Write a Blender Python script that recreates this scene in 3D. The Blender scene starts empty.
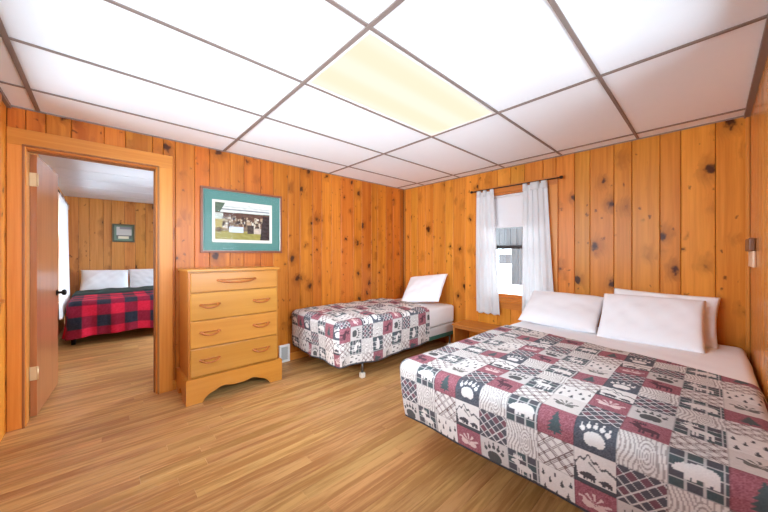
import bpy, bmesh, math, random
import numpy as np
from mathutils import Vector, Matrix

random.seed(7)
rng = np.random.default_rng(7)
SC = bpy.context.scene
COL = SC.collection
R = math.radians

# ------------------------------------------------------------------ camera, world, exposure
CAM_Z = 1.21
FPX = 303.7
cam_d = bpy.data.cameras.new('camera')
cam = bpy.data.objects.new('camera', cam_d)
COL.objects.link(cam)
cam_d.sensor_fit = 'HORIZONTAL'
cam_d.sensor_width = 36.0
cam_d.lens = FPX / 768.0 * 36.0
cam_d.shift_y = -1.0 / 768.0
cam_d.clip_start = 0.02
cam.location = (0, 0, CAM_Z)
cam.rotation_euler = (R(90), 0, R(-42.88))
SC.camera = cam

world = bpy.data.worlds.new('overcast_winter_sky')
SC.world = world
world.use_nodes = True
bg = world.node_tree.nodes['Background']
bg.inputs['Color'].default_value = (0.82, 0.94, 1.08, 1)
bg.inputs['Strength'].default_value = 16.5

SC.view_settings.view_transform = 'Standard'
SC.view_settings.look = 'None'
SC.view_settings.gamma = 1.0
SC.view_settings.exposure = 0.0
SC.view_settings.use_curve_mapping = False
SC.cycles.use_denoising = True
SC.cycles.max_bounces = 14
SC.cycles.diffuse_bounces = 8
SC.cycles.glossy_bounces = 4
SC.cycles.transparent_max_bounces = 12
SC.cycles.sample_clamp_indirect = 6.0
SC.cycles.caustics_reflective = False
SC.cycles.caustics_refractive = False


def portal(name, loc, rot, sx, sy):
    """daylight opening: tells the renderer where the sky shines in"""
    d = bpy.data.lights.new(name, 'AREA')
    d.shape = 'RECTANGLE'
    d.size, d.size_y = sx, sy
    d.cycles.is_portal = True
    o = bpy.data.objects.new(name, d)
    o.location = loc
    o.rotation_euler = rot
    COL.objects.link(o)


# room: x from XF to XB, y from YR to YL
XF, XB, YR, YL, CZ = -0.48, 3.49, -0.195, 3.29, 2.24
Y2 = 7.65            # far wall of the room beyond
XR2 = 3.0
# openings: (a0, a1, z0, z1)
WIN = (1.17, 1.95, 0.69, 1.95)          # in the back wall, along y
ADDED_WIN_F = (0.55, 2.95, 0.95, 2.14)        # added unseen window for fill light, front wall behind the camera, along y
ADDED_WIN_R = (-0.36, 2.10, 0.80, 2.14)        # added out of view in the right wall to brighten the room, along x
ADDED_WIN_5 = (3.9, 7.2, 0.35, 2.10)          # added to light the room beyond, unseen in its right wall, along y
WIN_2 = (4.45, 6.75, 0.55, 2.06)           # in the room beyond, along y
DOOR = (-0.404, 0.362, 0.0, 1.98)
portal('daylight_window_back', (XB + 0.14, 1.56, 1.32), (0, R(90), 0), 1.26, 0.78)
portal('added_daylight_front', (XF - 0.14, 1.75, 1.545), (0, R(-90), 0), 1.19, 2.4)  # sky light through the added window behind the camera
portal('added_daylight_right', (0.87, YR - 0.14, 1.47), (R(90), 0, 0), 2.46, 1.34)  # portal for the unseen opening added in the right wall
portal('daylight_window_beyond', (XF - 0.14, 5.60, 1.305), (0, R(-90), 0), 1.51, 2.3)
portal('added_daylight_beyond_right', (XR2 + 0.14, 5.55, 1.225), (0, R(90), 0), 1.75, 3.3)  # brings sky light in by the opening added on the right


# ------------------------------------------------------------------ materials
def lin(c):
    r = []
    for v in c:
        v = v / 255.0
        r.append(v / 12.92 if v <= 0.04045 else ((v + 0.055) / 1.055) ** 2.4)
    return tuple(r)


def new_mat(name):
    m = bpy.data.materials.new(name)
    m.use_nodes = True
    nt = m.node_tree
    for n in list(nt.nodes):
        nt.nodes.remove(n)
    out = nt.nodes.new('ShaderNodeOutputMaterial')
    b = nt.nodes.new('ShaderNodeBsdfPrincipled')
    nt.links.new(b.outputs[0], out.inputs[0])
    return m, nt, b, out


def N(nt, t, **kw):
    n = nt.nodes.new(t)
    for k, v in kw.items():
        if hasattr(n, k):
            setattr(n, k, v)
        else:
            n.inputs[k].default_value = v
    return n


def math_node(nt, op, a, b=None, c=None, clamp=False):
    n = nt.nodes.new('ShaderNodeMath')
    n.operation = op
    n.use_clamp = clamp
    for i, v in enumerate((a, b, c)):
        if v is None:
            continue
        if hasattr(v, 'is_linked'):
            nt.links.new(v, n.inputs[i])
        else:
            n.inputs[i].default_value = v
    return n.outputs[0]


def mixc(nt, fac, a, b, blend='MIX'):
    n = nt.nodes.new('ShaderNodeMix')
    n.data_type = 'RGBA'
    n.blend_type = blend
    for sock, v in ((n.inputs[0], fac), (n.inputs[6], a), (n.inputs[7], b)):
        if hasattr(v, 'is_linked'):
            nt.links.new(v, sock)
        elif isinstance(v, (int, float)):
            sock.default_value = v
        else:
            sock.default_value = (*v[:3], 1)
    return n.outputs[2]


def maprange(nt, v, a, b, c, d, smooth=True):
    n = nt.nodes.new('ShaderNodeMapRange')
    n.interpolation_type = 'SMOOTHSTEP' if smooth else 'LINEAR'
    nt.links.new(v, n.inputs[0])
    for i, x in zip((1, 2, 3, 4), (a, b, c, d)):
        n.inputs[i].default_value = x
    return n.outputs[0]


def wood(name, light, dark, axis='z', knots=0.5, knot_size=0.12, knot_scale=(5.0, 3.2), rough=0.35, var=0.16,
         grain=45.0, knot_col=(58, 22, 10), coat=0.06, contrast=1.0, bump=0.15, stretch=0.035, spec=0.25):
    """varnished wood: grain along one axis, dark knots with a halo, every piece its own tone"""
    m, nt, b, out = new_mat(name)
    tc = N(nt, 'ShaderNodeTexCoord')
    oi = N(nt, 'ShaderNodeObjectInfo')
    sep = N(nt, 'ShaderNodeSeparateXYZ')
    nt.links.new(tc.outputs['Object'], sep.inputs[0])
    comb = N(nt, 'ShaderNodeCombineXYZ')
    order = {'z': (0, 1, 2), 'x': (1, 2, 0), 'y': (0, 2, 1)}[axis]
    for i, k in enumerate(order):
        nt.links.new(sep.outputs[k], comb.inputs[i])
    off = N(nt, 'ShaderNodeCombineXYZ')
    for i, k in enumerate((37.0, 71.0, 113.0)):
        nt.links.new(math_node(nt, 'MULTIPLY', oi.outputs['Random'], k), off.inputs[i])
    add = N(nt, 'ShaderNodeVectorMath', operation='ADD')
    nt.links.new(comb.outputs[0], add.inputs[0])
    nt.links.new(off.outputs[0], add.inputs[1])
    P = add.outputs[0]
    # knots
    ks = N(nt, 'ShaderNodeVectorMath', operation='MULTIPLY')
    ks.inputs[1].default_value = (knot_scale[0], knot_scale[0], knot_scale[1])
    nt.links.new(P, ks.inputs[0])
    wob = N(nt, 'ShaderNodeTexNoise', Scale=3.6, Detail=3.0)
    nt.links.new(ks.outputs[0], wob.inputs['Vector'])
    wv = N(nt, 'ShaderNodeVectorMath', operation='SCALE')
    wv.inputs['Scale'].default_value = 0.42
    nt.links.new(wob.outputs['Color'], wv.inputs[0])
    ka = N(nt, 'ShaderNodeVectorMath', operation='ADD')
    nt.links.new(ks.outputs[0], ka.inputs[0])
    nt.links.new(wv.outputs[0], ka.inputs[1])
    vor = N(nt, 'ShaderNodeTexVoronoi', Scale=1.0, Randomness=1.0)
    nt.links.new(ka.outputs[0], vor.inputs['Vector'])
    csep = N(nt, 'ShaderNodeSeparateColor')
    nt.links.new(vor.outputs['Color'], csep.inputs[0])
    gate = math_node(nt, 'LESS_THAN', csep.outputs[0], knots)
    size = math_node(nt, 'MULTIPLY_ADD', math_node(nt, 'POWER', csep.outputs[1], 1.6), 1.1, 0.40)
    dn = math_node(nt, 'DIVIDE', vor.outputs['Distance'], size)
    core = math_node(nt, 'MULTIPLY', maprange(nt, dn, knot_size * 0.65, knot_size * 1.35, 1, 0), gate)
    halo = math_node(nt, 'MULTIPLY', maprange(nt, dn, knot_size * 0.9, knot_size * 3.6, 1, 0), gate)
    if knots > 0.3:
        # small pin knots between the large ones
        k2 = N(nt, 'ShaderNodeVectorMath', operation='SCALE')
        k2.inputs['Scale'].default_value = 2.3
        nt.links.new(ka.outputs[0], k2.inputs[0])
        v2 = N(nt, 'ShaderNodeTexVoronoi', Scale=1.0, Randomness=1.0)
        nt.links.new(k2.outputs[0], v2.inputs['Vector'])
        c2_ = N(nt, 'ShaderNodeSeparateColor')
        nt.links.new(v2.outputs['Color'], c2_.inputs[0])
        g2 = math_node(nt, 'LESS_THAN', c2_.outputs[0], knots * 0.45)
        pin = math_node(nt, 'MULTIPLY', maprange(nt, v2.outputs['Distance'], knot_size * 0.5, knot_size * 1.6, 1, 0), g2)
        core = math_node(nt, 'MAXIMUM', core, math_node(nt, 'MULTIPLY', pin, 0.75))
    # grain
    gs = N(nt, 'ShaderNodeVectorMath', operation='MULTIPLY')
    gs.inputs[1].default_value = (1, 1, stretch)
    nt.links.new(P, gs.inputs[0])
    hv = N(nt, 'ShaderNodeCombineXYZ')
    nt.links.new(math_node(nt, 'MULTIPLY', halo, 0.035), hv.inputs[0])
    ga = N(nt, 'ShaderNodeVectorMath', operation='ADD')
    nt.links.new(gs.outputs[0], ga.inputs[0])
    nt.links.new(hv.outputs[0], ga.inputs[1])
    n1 = N(nt, 'ShaderNodeTexNoise', Scale=grain, Detail=4.0, Roughness=0.6)
    nt.links.new(ga.outputs[0], n1.inputs['Vector'])
    n2 = N(nt, 'ShaderNodeTexNoise', Scale=grain * 0.22, Detail=2.0)
    nt.links.new(ga.outputs[0], n2.inputs['Vector'])
    g = math_node(nt, 'ADD', math_node(nt, 'MULTIPLY', n1.outputs[0], 0.6), math_node(nt, 'MULTIPLY', n2.outputs[0], 0.5))
    fac = maprange(nt, g, 0.55 - 0.2 / contrast, 0.55 + 0.2 / contrast, 0, 1)
    col = mixc(nt, fac, light, dark)
    col = mixc(nt, math_node(nt, 'MULTIPLY', halo, 0.55), col, tuple(c * 0.55 for c in dark))
    col = mixc(nt, math_node(nt, 'MULTIPLY', core, 0.93), col, lin(knot_col))
    # tone of the piece
    hsv = N(nt, 'ShaderNodeHueSaturation')
    wn = N(nt, 'ShaderNodeTexWhiteNoise', noise_dimensions='1D')
    nt.links.new(oi.outputs['Random'], wn.inputs['W'])
    nt.links.new(maprange(nt, oi.outputs['Random'], 0, 1, 1 - var, 1 + var, False), hsv.inputs['Value'])
    nt.links.new(maprange(nt, wn.outputs['Value'], 0, 1, 0.495, 0.507, False), hsv.inputs['Hue'])
    nt.links.new(col, hsv.inputs['Color'])
    nt.links.new(hsv.outputs[0], b.inputs['Base Color'])
    b.inputs['Roughness'].default_value = rough
    b.inputs['Coat Weight'].default_value = coat
    b.inputs['Coat Roughness'].default_value = 0.22
    b.inputs['Specular IOR Level'].default_value = spec
    if bump:
        bp = N(nt, 'ShaderNodeBump', Strength=bump, Distance=0.002)
        nt.links.new(g, bp.inputs['Height'])
        nt.links.new(bp.outputs[0], b.inputs['Normal'])
    return m


def plain(name, rgb, rough=0.6, metal=0.0, noise=0.06, nscale=25.0, bump=0.0, bscale=200.0, spec=0.4, sheen=0.0, trans=0.0):
    m, nt, b, out = new_mat(name)
    tc = N(nt, 'ShaderNodeTexCoord')
    n = N(nt, 'ShaderNodeTexNoise', Scale=nscale, Detail=3.0)
    nt.links.new(tc.outputs['Object'], n.inputs['Vector'])
    c = lin(rgb)
    col = mixc(nt, n.outputs[0], tuple(v * (1 - noise) for v in c), tuple(min(1, v * (1 + noise)) for v in c))
    nt.links.new(col, b.inputs['Base Color'])
    b.inputs['Roughness'].default_value = rough
    b.inputs['Metallic'].default_value = metal
    b.inputs['Specular IOR Level'].default_value = spec
    if sheen:
        b.inputs['Sheen Weight'].default_value = sheen
    if bump:
        n3 = N(nt, 'ShaderNodeTexNoise', Scale=bscale, Detail=3.0)
        nt.links.new(tc.outputs['Object'], n3.inputs['Vector'])
        bp = N(nt, 'ShaderNodeBump', Strength=bump, Distance=0.003)
        nt.links.new(n3.outputs[0], bp.inputs['Height'])
        nt.links.new(bp.outputs[0], b.inputs['Normal'])
    if trans:
        t = N(nt, 'ShaderNodeBsdfTranslucent')
        nt.links.new(col, t.inputs['Color'])
        mx = N(nt, 'ShaderNodeMixShader')
        mx.inputs[0].default_value = trans
        nt.links.new(b.outputs[0], mx.inputs[1])
        nt.links.new(t.outputs[0], mx.inputs[2])
        nt.links.new(mx.outputs[0], out.inputs[0])
    return m


def printed(name, rough=0.85, bump=0.35, bscale=55.0):
    """cloth or paper whose printed colours come from the mesh's colour attribute"""
    m, nt, b, out = new_mat(name)
    a = N(nt, 'ShaderNodeAttribute', attribute_name='print')
    nt.links.new(a.outputs['Color'], b.inputs['Base Color'])
    b.inputs['Roughness'].default_value = rough
    b.inputs['Specular IOR Level'].default_value = 0.2
    if bump:
        tc = N(nt, 'ShaderNodeTexCoord')
        n = N(nt, 'ShaderNodeTexNoise', Scale=bscale, Detail=2.0)
        nt.links.new(tc.outputs['Object'], n.inputs['Vector'])
        bp = N(nt, 'ShaderNodeBump', Strength=bump, Distance=0.006)
        nt.links.new(n.outputs[0], bp.inputs['Height'])
        nt.links.new(bp.outputs[0], b.inputs['Normal'])
    return m


PINE_L, PINE_D = (0.58, 0.174, 0.021), (0.39, 0.092, 0.008)
M = {}
M['pine'] = wood('varnished_knotty_pine', PINE_L, PINE_D, 'z', knots=0.95, knot_size=0.135, knot_scale=(6.6, 5.4), rough=0.36, var=0.17)
M['pine_wide'] = wood('varnished_knotty_pine_wide', (0.76, 0.290, 0.042), (0.58, 0.185, 0.021), 'z', knots=0.95, knot_size=0.130, spec=0.15,
                      knot_scale=(6.0, 4.4), rough=0.33, var=0.12)
M['pine_gloss'] = wood('glossy_knotty_pine', (0.72, 0.30, 0.075), (0.58, 0.205, 0.040), 'z', knots=0.5, knot_size=0.10,
                       knot_scale=(5.2, 3.4), rough=0.25, var=0.10, spec=0.5, coat=0.3)
M['pine_x'] = wood('pine_trim_along_x', (0.68, 0.25, 0.045), (0.56, 0.175, 0.025), 'x', knots=0.12, rough=0.36, var=0.06)
M['pine_y'] = wood('pine_trim_along_y', (0.62, 0.22, 0.038), (0.50, 0.15, 0.020), 'y', knots=0.12, rough=0.36, var=0.06)
M['pine_z'] = wood('pine_trim_upright', (0.70, 0.25, 0.046), (0.58, 0.175, 0.025), 'z', knots=0.10, rough=0.36, var=0.08)
M['pine_dark'] = wood('dark_pine_trim', (0.34, 0.13, 0.040), (0.24, 0.08, 0.022), 'z', knots=0.05, rough=0.4, var=0.06)
M['pine_beyond'] = wood('mellow_knotty_pine', (0.60, 0.255, 0.062), (0.46, 0.165, 0.032), 'z', knots=0.75, knot_size=0.14,
                        knot_scale=(5.0, 3.6), rough=0.4, var=0.15)
M['floor'] = wood('oak_floor_strip', (0.60, 0.325, 0.125), (0.40, 0.185, 0.060), 'x', knots=0.0, rough=0.38, var=0.08, grain=48.0,
                  coat=0.08, contrast=2.0, stretch=0.07)
M['door'] = wood('brown_door_veneer', (0.44, 0.170, 0.060), (0.33, 0.110, 0.034), 'z', knots=0.0, rough=0.3, var=0.02, coat=0.4, grain=60.0, bump=0.05)
M['honey'] = wood('honey_maple_drawer', (0.55, 0.240, 0.042), (0.46, 0.180, 0.028), 'x', knots=0.0, rough=0.3, var=0.06, coat=0.4, grain=26, contrast=0.8, bump=0.04)
M['honey_side'] = wood('honey_maple_side', (0.48, 0.185, 0.032), (0.40, 0.140, 0.020), 'z', knots=0.0, rough=0.32, var=0.04, coat=0.35, grain=26, bump=0.04)
M['honey_base'] = wood('honey_maple_base', (0.58, 0.230, 0.038), (0.50, 0.180, 0.026), 'x', knots=0.0, rough=0.3, var=0.04, coat=0.4, grain=26, bump=0.04)
M['bench'] = wood('pine_bench_top', (0.54, 0.20, 0.045), (0.42, 0.13, 0.025), 'y', knots=0.1, rough=0.3, var=0.04, coat=0.4)
M['bench_z'] = wood('pine_bench_leg', (0.54, 0.20, 0.045), (0.42, 0.13, 0.025), 'z', knots=0.1, rough=0.3, var=0.04, coat=0.4)
M['frame_wood'] = plain('reddish_frame_wood', (128, 72, 46), 0.35)
M['silver'] = plain('silver_lip', (176, 170, 160), 0.3, 0.8)
M['pull'] = plain('amber_wooden_pull', (168, 94, 36), 0.3)
M['groove'] = plain('dark_groove_backing', (92, 44, 20), 0.8)
M['tile'] = plain('white_ceiling_tile', (244, 248, 251), 0.85, noise=0.015, nscale=9, bump=0.08, bscale=60)
M['tee'] = plain('brown_painted_tee', (132, 116, 108), 0.5, noise=0.03)
M['ceil2'] = plain('pale_ceiling_board', (222, 226, 230), 0.8, noise=0.03, nscale=6, bump=0.1, bscale=30)
M['linen'] = plain('white_linen', (243, 244, 247), 0.9, noise=0.02, nscale=12, bump=0.12, bscale=35, spec=0.2, sheen=0.1)
M['mattress'] = plain('white_mattress_ticking', (236, 236, 236), 0.9, noise=0.03, bump=0.1, bscale=60)
M['boxspring'] = plain('pale_grey_box_spring_cloth', (210, 208, 206), 0.9, noise=0.04, bump=0.08)
M['curtain'] = plain('white_curtain_cloth', (236, 236, 236), 0.9, noise=0.02, trans=0.30, bump=0.05)
M['shade'] = plain('white_roller_shade', (232, 228, 228), 0.85, noise=0.02, trans=0.10)
M['green_steel'] = plain('green_painted_steel', (66, 118, 102), 0.4, 0.2)
M['dark_steel'] = plain('dark_steel', (52, 44, 42), 0.4, 0.7)
M['caster'] = plain('cream_plastic_caster', (222, 212, 196), 0.5)
M['steel'] = plain('dull_steel_leg', (120, 116, 112), 0.4, 0.8)
M['black'] = plain('black_metal', (26, 24, 24), 0.35, 0.6)
M['brass'] = plain('dull_brass', (214, 188, 146), 0.4, 0.4)
M['white_plastic'] = plain('white_painted_metal', (232, 230, 226), 0.45)
M['grey_vent'] = plain('grey_vent_slat', (190, 188, 184), 0.5)
M['teal'] = plain('teal_mat_board', (92, 138, 130), 0.8, noise=0.04)
M['ivory'] = plain('ivory_mat_board', (235, 228, 214), 0.8)
M['print'] = printed('printed_photograph', rough=0.5, bump=0)
M['quilt'] = printed('printed_patchwork_cotton', bump=0.5, bscale=45)
M['plaid'] = printed('buffalo_plaid_cotton', bump=0.4, bscale=30)
M['under_quilt'] = plain('dark_quilt_lining', (54, 48, 52), 0.9)
M['green_blanket'] = plain('dark_green_blanket', (46, 62, 58), 0.9, noise=0.1)
M['green_frame'] = plain('grey_green_frame', (92, 94, 72), 0.5)
M['green_mat'] = plain('sea_green_mat', (120, 150, 132), 0.8)
M['snow'] = plain('snow', (240, 242, 246), 0.9, noise=0.02, nscale=2)
M['grey_wood'] = wood('weathered_grey_wood', (0.070, 0.066, 0.064), (0.035, 0.033, 0.032), 'z', knots=0.25, rough=0.8, var=0.15, knot_col=(40, 36, 34), coat=0)
M['grey_wood_y'] = wood('weathered_grey_beam', (0.03, 0.028, 0.028), (0.018, 0.017, 0.017), 'y', knots=0.1, rough=0.8, var=0.1, knot_col=(40, 36, 34), coat=0)
M['far_dark'] = plain('dark_cabin_logs', (52, 46, 44), 0.9)
M['box_brown'] = plain('brown_bakelite', (126, 84, 58), 0.35)
M['box_cream'] = plain('cream_plastic', (232, 202, 170), 0.4)

# light diffuser: tubes show faintly behind the acrylic
m, nt, b, out = new_mat('lit_acrylic_diffuser')
tc = N(nt, 'ShaderNodeTexCoord')
sp = N(nt, 'ShaderNodeSeparateXYZ')
nt.links.new(tc.outputs['Object'], sp.inputs[0])
w1 = math_node(nt, 'COSINE', math_node(nt, 'MULTIPLY', sp.outputs[1], 22.0))
wfac = maprange(nt, w1, -1, 1, 0, 1)
col = mixc(nt, wfac, (1.0, 0.89, 0.66), (1.0, 0.95, 0.78))
em = N(nt, 'ShaderNodeEmission', Strength=1.06)
nt.links.new(col, em.inputs['Color'])
nt.links.new(em.outputs[0], out.inputs[0])
M['diffuser'] = m

# non-glare picture glazing
m, nt, b, out = new_mat('non_glare_picture_glazing')
tr = N(nt, 'ShaderNodeBsdfTransparent')
gl = N(nt, 'ShaderNodeBsdfGlossy', Roughness=0.10)
fr = N(nt, 'ShaderNodeFresnel', IOR=1.13)
mx = N(nt, 'ShaderNodeMixShader')
nt.links.new(fr.outputs[0], mx.inputs[0])
nt.links.new(tr.outputs[0], mx.inputs[1])
nt.links.new(gl.outputs[0], mx.inputs[2])
nt.links.new(mx.outputs[0], out.inputs[0])
M['picture_glass'] = m

# clear pane
m, nt, b, out = new_mat('window_glass')
tr = N(nt, 'ShaderNodeBsdfTransparent')
tr.inputs['Color'].default_value = (0.95, 0.97, 0.97, 1)
gl = N(nt, 'ShaderNodeBsdfGlossy', Roughness=0.02)
fr = N(nt, 'ShaderNodeFresnel', IOR=1.45)
mx = N(nt, 'ShaderNodeMixShader')
nt.links.new(fr.outputs[0], mx.inputs[0])
nt.links.new(tr.outputs[0], mx.inputs[1])
nt.links.new(gl.outputs[0], mx.inputs[2])
nt.links.new(mx.outputs[0], out.inputs[0])
M['glass'] = m


# ------------------------------------------------------------------ object helpers
def tag(o, label=None, cat=None, group=None, kind=None):
    if label:
        o['label'] = label
    if cat:
        o['category'] = cat
    if group:
        o['group'] = group
    if kind:
        o['kind'] = kind
    return o


def thing(name, loc=(0, 0, 0), rz=0.0, label=None, cat=None, group=None, kind=None):
    o = bpy.data.objects.new(name, None)
    o.empty_display_size = 0.05
    o.location = loc
    o.rotation_euler = (0, 0, rz)
    COL.objects.link(o)
    return tag(o, label, cat, group, kind)


def abs_loc(o):
    """location of a chain of parents without rotation"""
    v = Vector((0, 0, 0))
    while o is not None:
        v += o.location
        o = o.parent
    return v


def link_mesh(name, me, mat, parent=None, center=True, smooth=False, local=False):
    """mesh in room coordinates -> object with its origin in its middle, under its parent"""
    n = len(me.vertices)
    co = np.empty(n * 3, np.float32)
    me.vertices.foreach_get('co', co)
    co = co.reshape(-1, 3)
    c = (co.min(0) + co.max(0)) / 2 if center else np.zeros(3, np.float32)
    co -= c
    me.vertices.foreach_set('co', co.ravel())
    if smooth:
        me.polygons.foreach_set('use_smooth', np.ones(len(me.polygons), bool))
    me.update()
    o = bpy.data.objects.new(name, me)
    if mat is not None:
        me.materials.append(mat)
    COL.objects.link(o)
    o.location = Vector(c.tolist())
    if parent is not None:
        o.parent = parent
        if not local:
            o.location = Vector(c.tolist()) - abs_loc(parent)
    return o


def from_bm(name, bm, mat, parent=None, smooth=False, local=False):
    me = bpy.data.meshes.new(name)
    bm.normal_update()
    bm.to_mesh(me)
    bm.free()
    return link_mesh(name, me, mat, parent, smooth=smooth, local=local)


def bm_box(bm, x0, x1, y0, y1, z0, z1):
    vs = [bm.verts.new(p) for p in ((x0, y0, z0), (x1, y0, z0), (x1, y1, z0), (x0, y1, z0),
                                    (x0, y0, z1), (x1, y0, z1), (x1, y1, z1), (x0, y1, z1))]
    fs = [(0, 3, 2, 1), (4, 5, 6, 7), (0, 1, 5, 4), (1, 2, 6, 5), (2, 3, 7, 6), (3, 0, 4, 7)]
    return [bm.faces.new([vs[i] for i in f]) for f in fs]


def box(name, x0, x1, y0, y1, z0, z1, mat, parent=None, bevel=0.0, seg=1, local=False):
    bm = bmesh.new()
    bm_box(bm, min(x0, x1), max(x0, x1), min(y0, y1), max(y0, y1), min(z0, z1), max(z0, z1))
    if bevel:
        bmesh.ops.bevel(bm, geom=list(bm.edges), offset=bevel, segments=seg, profile=0.5, affect='EDGES')
    return from_bm(name, bm, mat, parent, smooth=False, local=local)


def tube_bm(bm, pts, r, n=8, cap=True):
    pts = [Vector(p) for p in pts]
    rings = []
    up = None
    for i, p in enumerate(pts):
        d = (pts[min(i + 1, len(pts) - 1)] - pts[max(i - 1, 0)]).normalized()
        a = Vector((0, 0, 1)) if abs(d.z) < 0.9 else Vector((1, 0, 0))
        u = d.cross(a).normalized()
        if up is not None and u.dot(up) < 0:
            u = -u
        up = u
        w = d.cross(u)
        rr = r[i] if isinstance(r, (list, tuple)) else r
        rings.append([bm.verts.new(p + (u * math.cos(t) + w * math.sin(t)) * rr) for t in [2 * math.pi * k / n for k in range(n)]])
    for a, c in zip(rings, rings[1:]):
        for k in range(n):
            bm.faces.new((a[k], a[(k + 1) % n], c[(k + 1) % n], c[k]))
    if cap:
        bm.faces.new(rings[0])
        bm.faces.new(rings[-1][::-1])
    bmesh.ops.recalc_face_normals(bm, faces=list(bm.faces))


def tube(name, pts, r, mat, parent=None, n=8, local=False):
    bm = bmesh.new()
    tube_bm(bm, pts, r, n)
    return from_bm(name, bm, mat, parent, smooth=True, local=local)


def prism(name, outline, axis, a0, a1, mat, parent=None, bevel=0.0):
    """outline of (p, z) points extruded along the other horizontal axis"""
    bm = bmesh.new()
    f = lambda p, z, a: (p, a, z) if axis == 'y' else (a, p, z)
    v0 = [bm.verts.new(f(p, z, a0)) for p, z in outline]
    v1 = [bm.verts.new(f(p, z, a1)) for p, z in outline]
    bm.faces.new(v0)
    bm.faces.new(v1[::-1])
    n = len(outline)
    for i in range(n):
        bm.faces.new((v0[i], v1[i], v1[(i + 1) % n], v0[(i + 1) % n]))
    bmesh.ops.recalc_face_normals(bm, faces=list(bm.faces))
    return from_bm(name, bm, mat, parent)


def grid_mesh(name, X, Y, Z, wrap_u=False):
    """(nu, nv) coordinate arrays -> quad mesh"""
    nu, nv = X.shape
    co = np.stack([X, Y, Z], -1).reshape(-1, 3)
    i = np.arange(nu if wrap_u else nu - 1)[:, None]
    j = np.arange(nv - 1)[None, :]
    i2 = (i + 1) % nu
    q = np.stack([i * nv + j, i2 * nv + j, i2 * nv + j + 1, i * nv + j + 1], -1).reshape(-1, 4)
    return co, q


def quads_to_mesh(name, co, q):
    me = bpy.data.meshes.new(name)
    me.vertices.add(len(co))
    me.vertices.foreach_set('co', co.astype(np.float32).ravel())
    me.loops.add(len(q) * 4)
    me.loops.foreach_set('vertex_index', q.astype(np.int32).ravel())
    me.polygons.add(len(q))
    me.polygons.foreach_set('loop_start', np.arange(0, len(q) * 4, 4, dtype=np.int32))
    me.update(calc_edges=True)
    me.validate()
    return me


def set_print(me, rgb):
    """rgb: (nverts, 3) display colours 0-255"""
    v = np.clip(rgb / 255.0, 0, 1)
    v = np.where(v <= 0.04045, v / 12.92, ((v + 0.055) / 1.055) ** 2.4)
    a = me.color_attributes.new('print', 'FLOAT_COLOR', 'POINT')
    full = np.ones((len(v), 4), np.float32)
    full[:, :3] = v
    a.data.foreach_set('color', full.ravel())


def snoise(x, y, seed=0):
    """smooth pseudo noise about -1..1"""
    r = np.random.default_rng(seed)
    s = np.zeros_like(x)
    for k in range(5):
        a, b_, p = r.uniform(-1, 1), r.uniform(-1, 1), r.uniform(0, 6.28)
        s = s + np.sin(a * x + b_ * y + p)
    return s / 3.0


# ------------------------------------------------------------------ walls of upright boards
def cut_spans(a0, a1, z0, z1, openings):
    """pieces of a board after the openings are cut out of it (lengthwise only)"""
    for (o0, o1, p0, p1) in openings:
        if a0 < o1 - 0.02 and a1 > o0 + 0.02:
            out = []
            if p0 > z0 + 0.01:
                out.append((a0, a1, z0, p0))
            if p1 < z1 - 0.01:
                out.append((a0, a1, p1, z1))
            # parts of the board beside the opening
            if a0 < o0 - 0.012:
                out.append((a0, o0, p0, p1))
            if a1 > o1 + 0.012:
                out.append((o1, a1, p0, p1))
            return out
    return [(a0, a1, z0, z1)]


def board_mesh(w, h, t, ch=0.004):
    """a board w wide (first axis), t thick (second), h tall, its front long edges chamfered; front faces -second axis"""
    bm = bmesh.new()
    prof = [(-w / 2, t / 2), (-w / 2, -t / 2 + ch), (-w / 2 + ch, -t / 2), (w / 2 - ch, -t / 2), (w / 2, -t / 2 + ch), (w / 2, t / 2)]
    a = [bm.verts.new((p, q, -h / 2)) for p, q in prof]
    c = [bm.verts.new((p, q, h / 2)) for p, q in prof]
    n = len(prof)
    for i in range(n):
        bm.faces.new((a[i], a[(i + 1) % n], c[(i + 1) % n], c[i]))
    bm.faces.new(a[::-1])
    bm.faces.new(c)
    bmesh.ops.recalc_face_normals(bm, faces=list(bm.faces))
    me = bpy.data.meshes.new('board')
    bm.to_mesh(me)
    bm.free()
    return me


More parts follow.
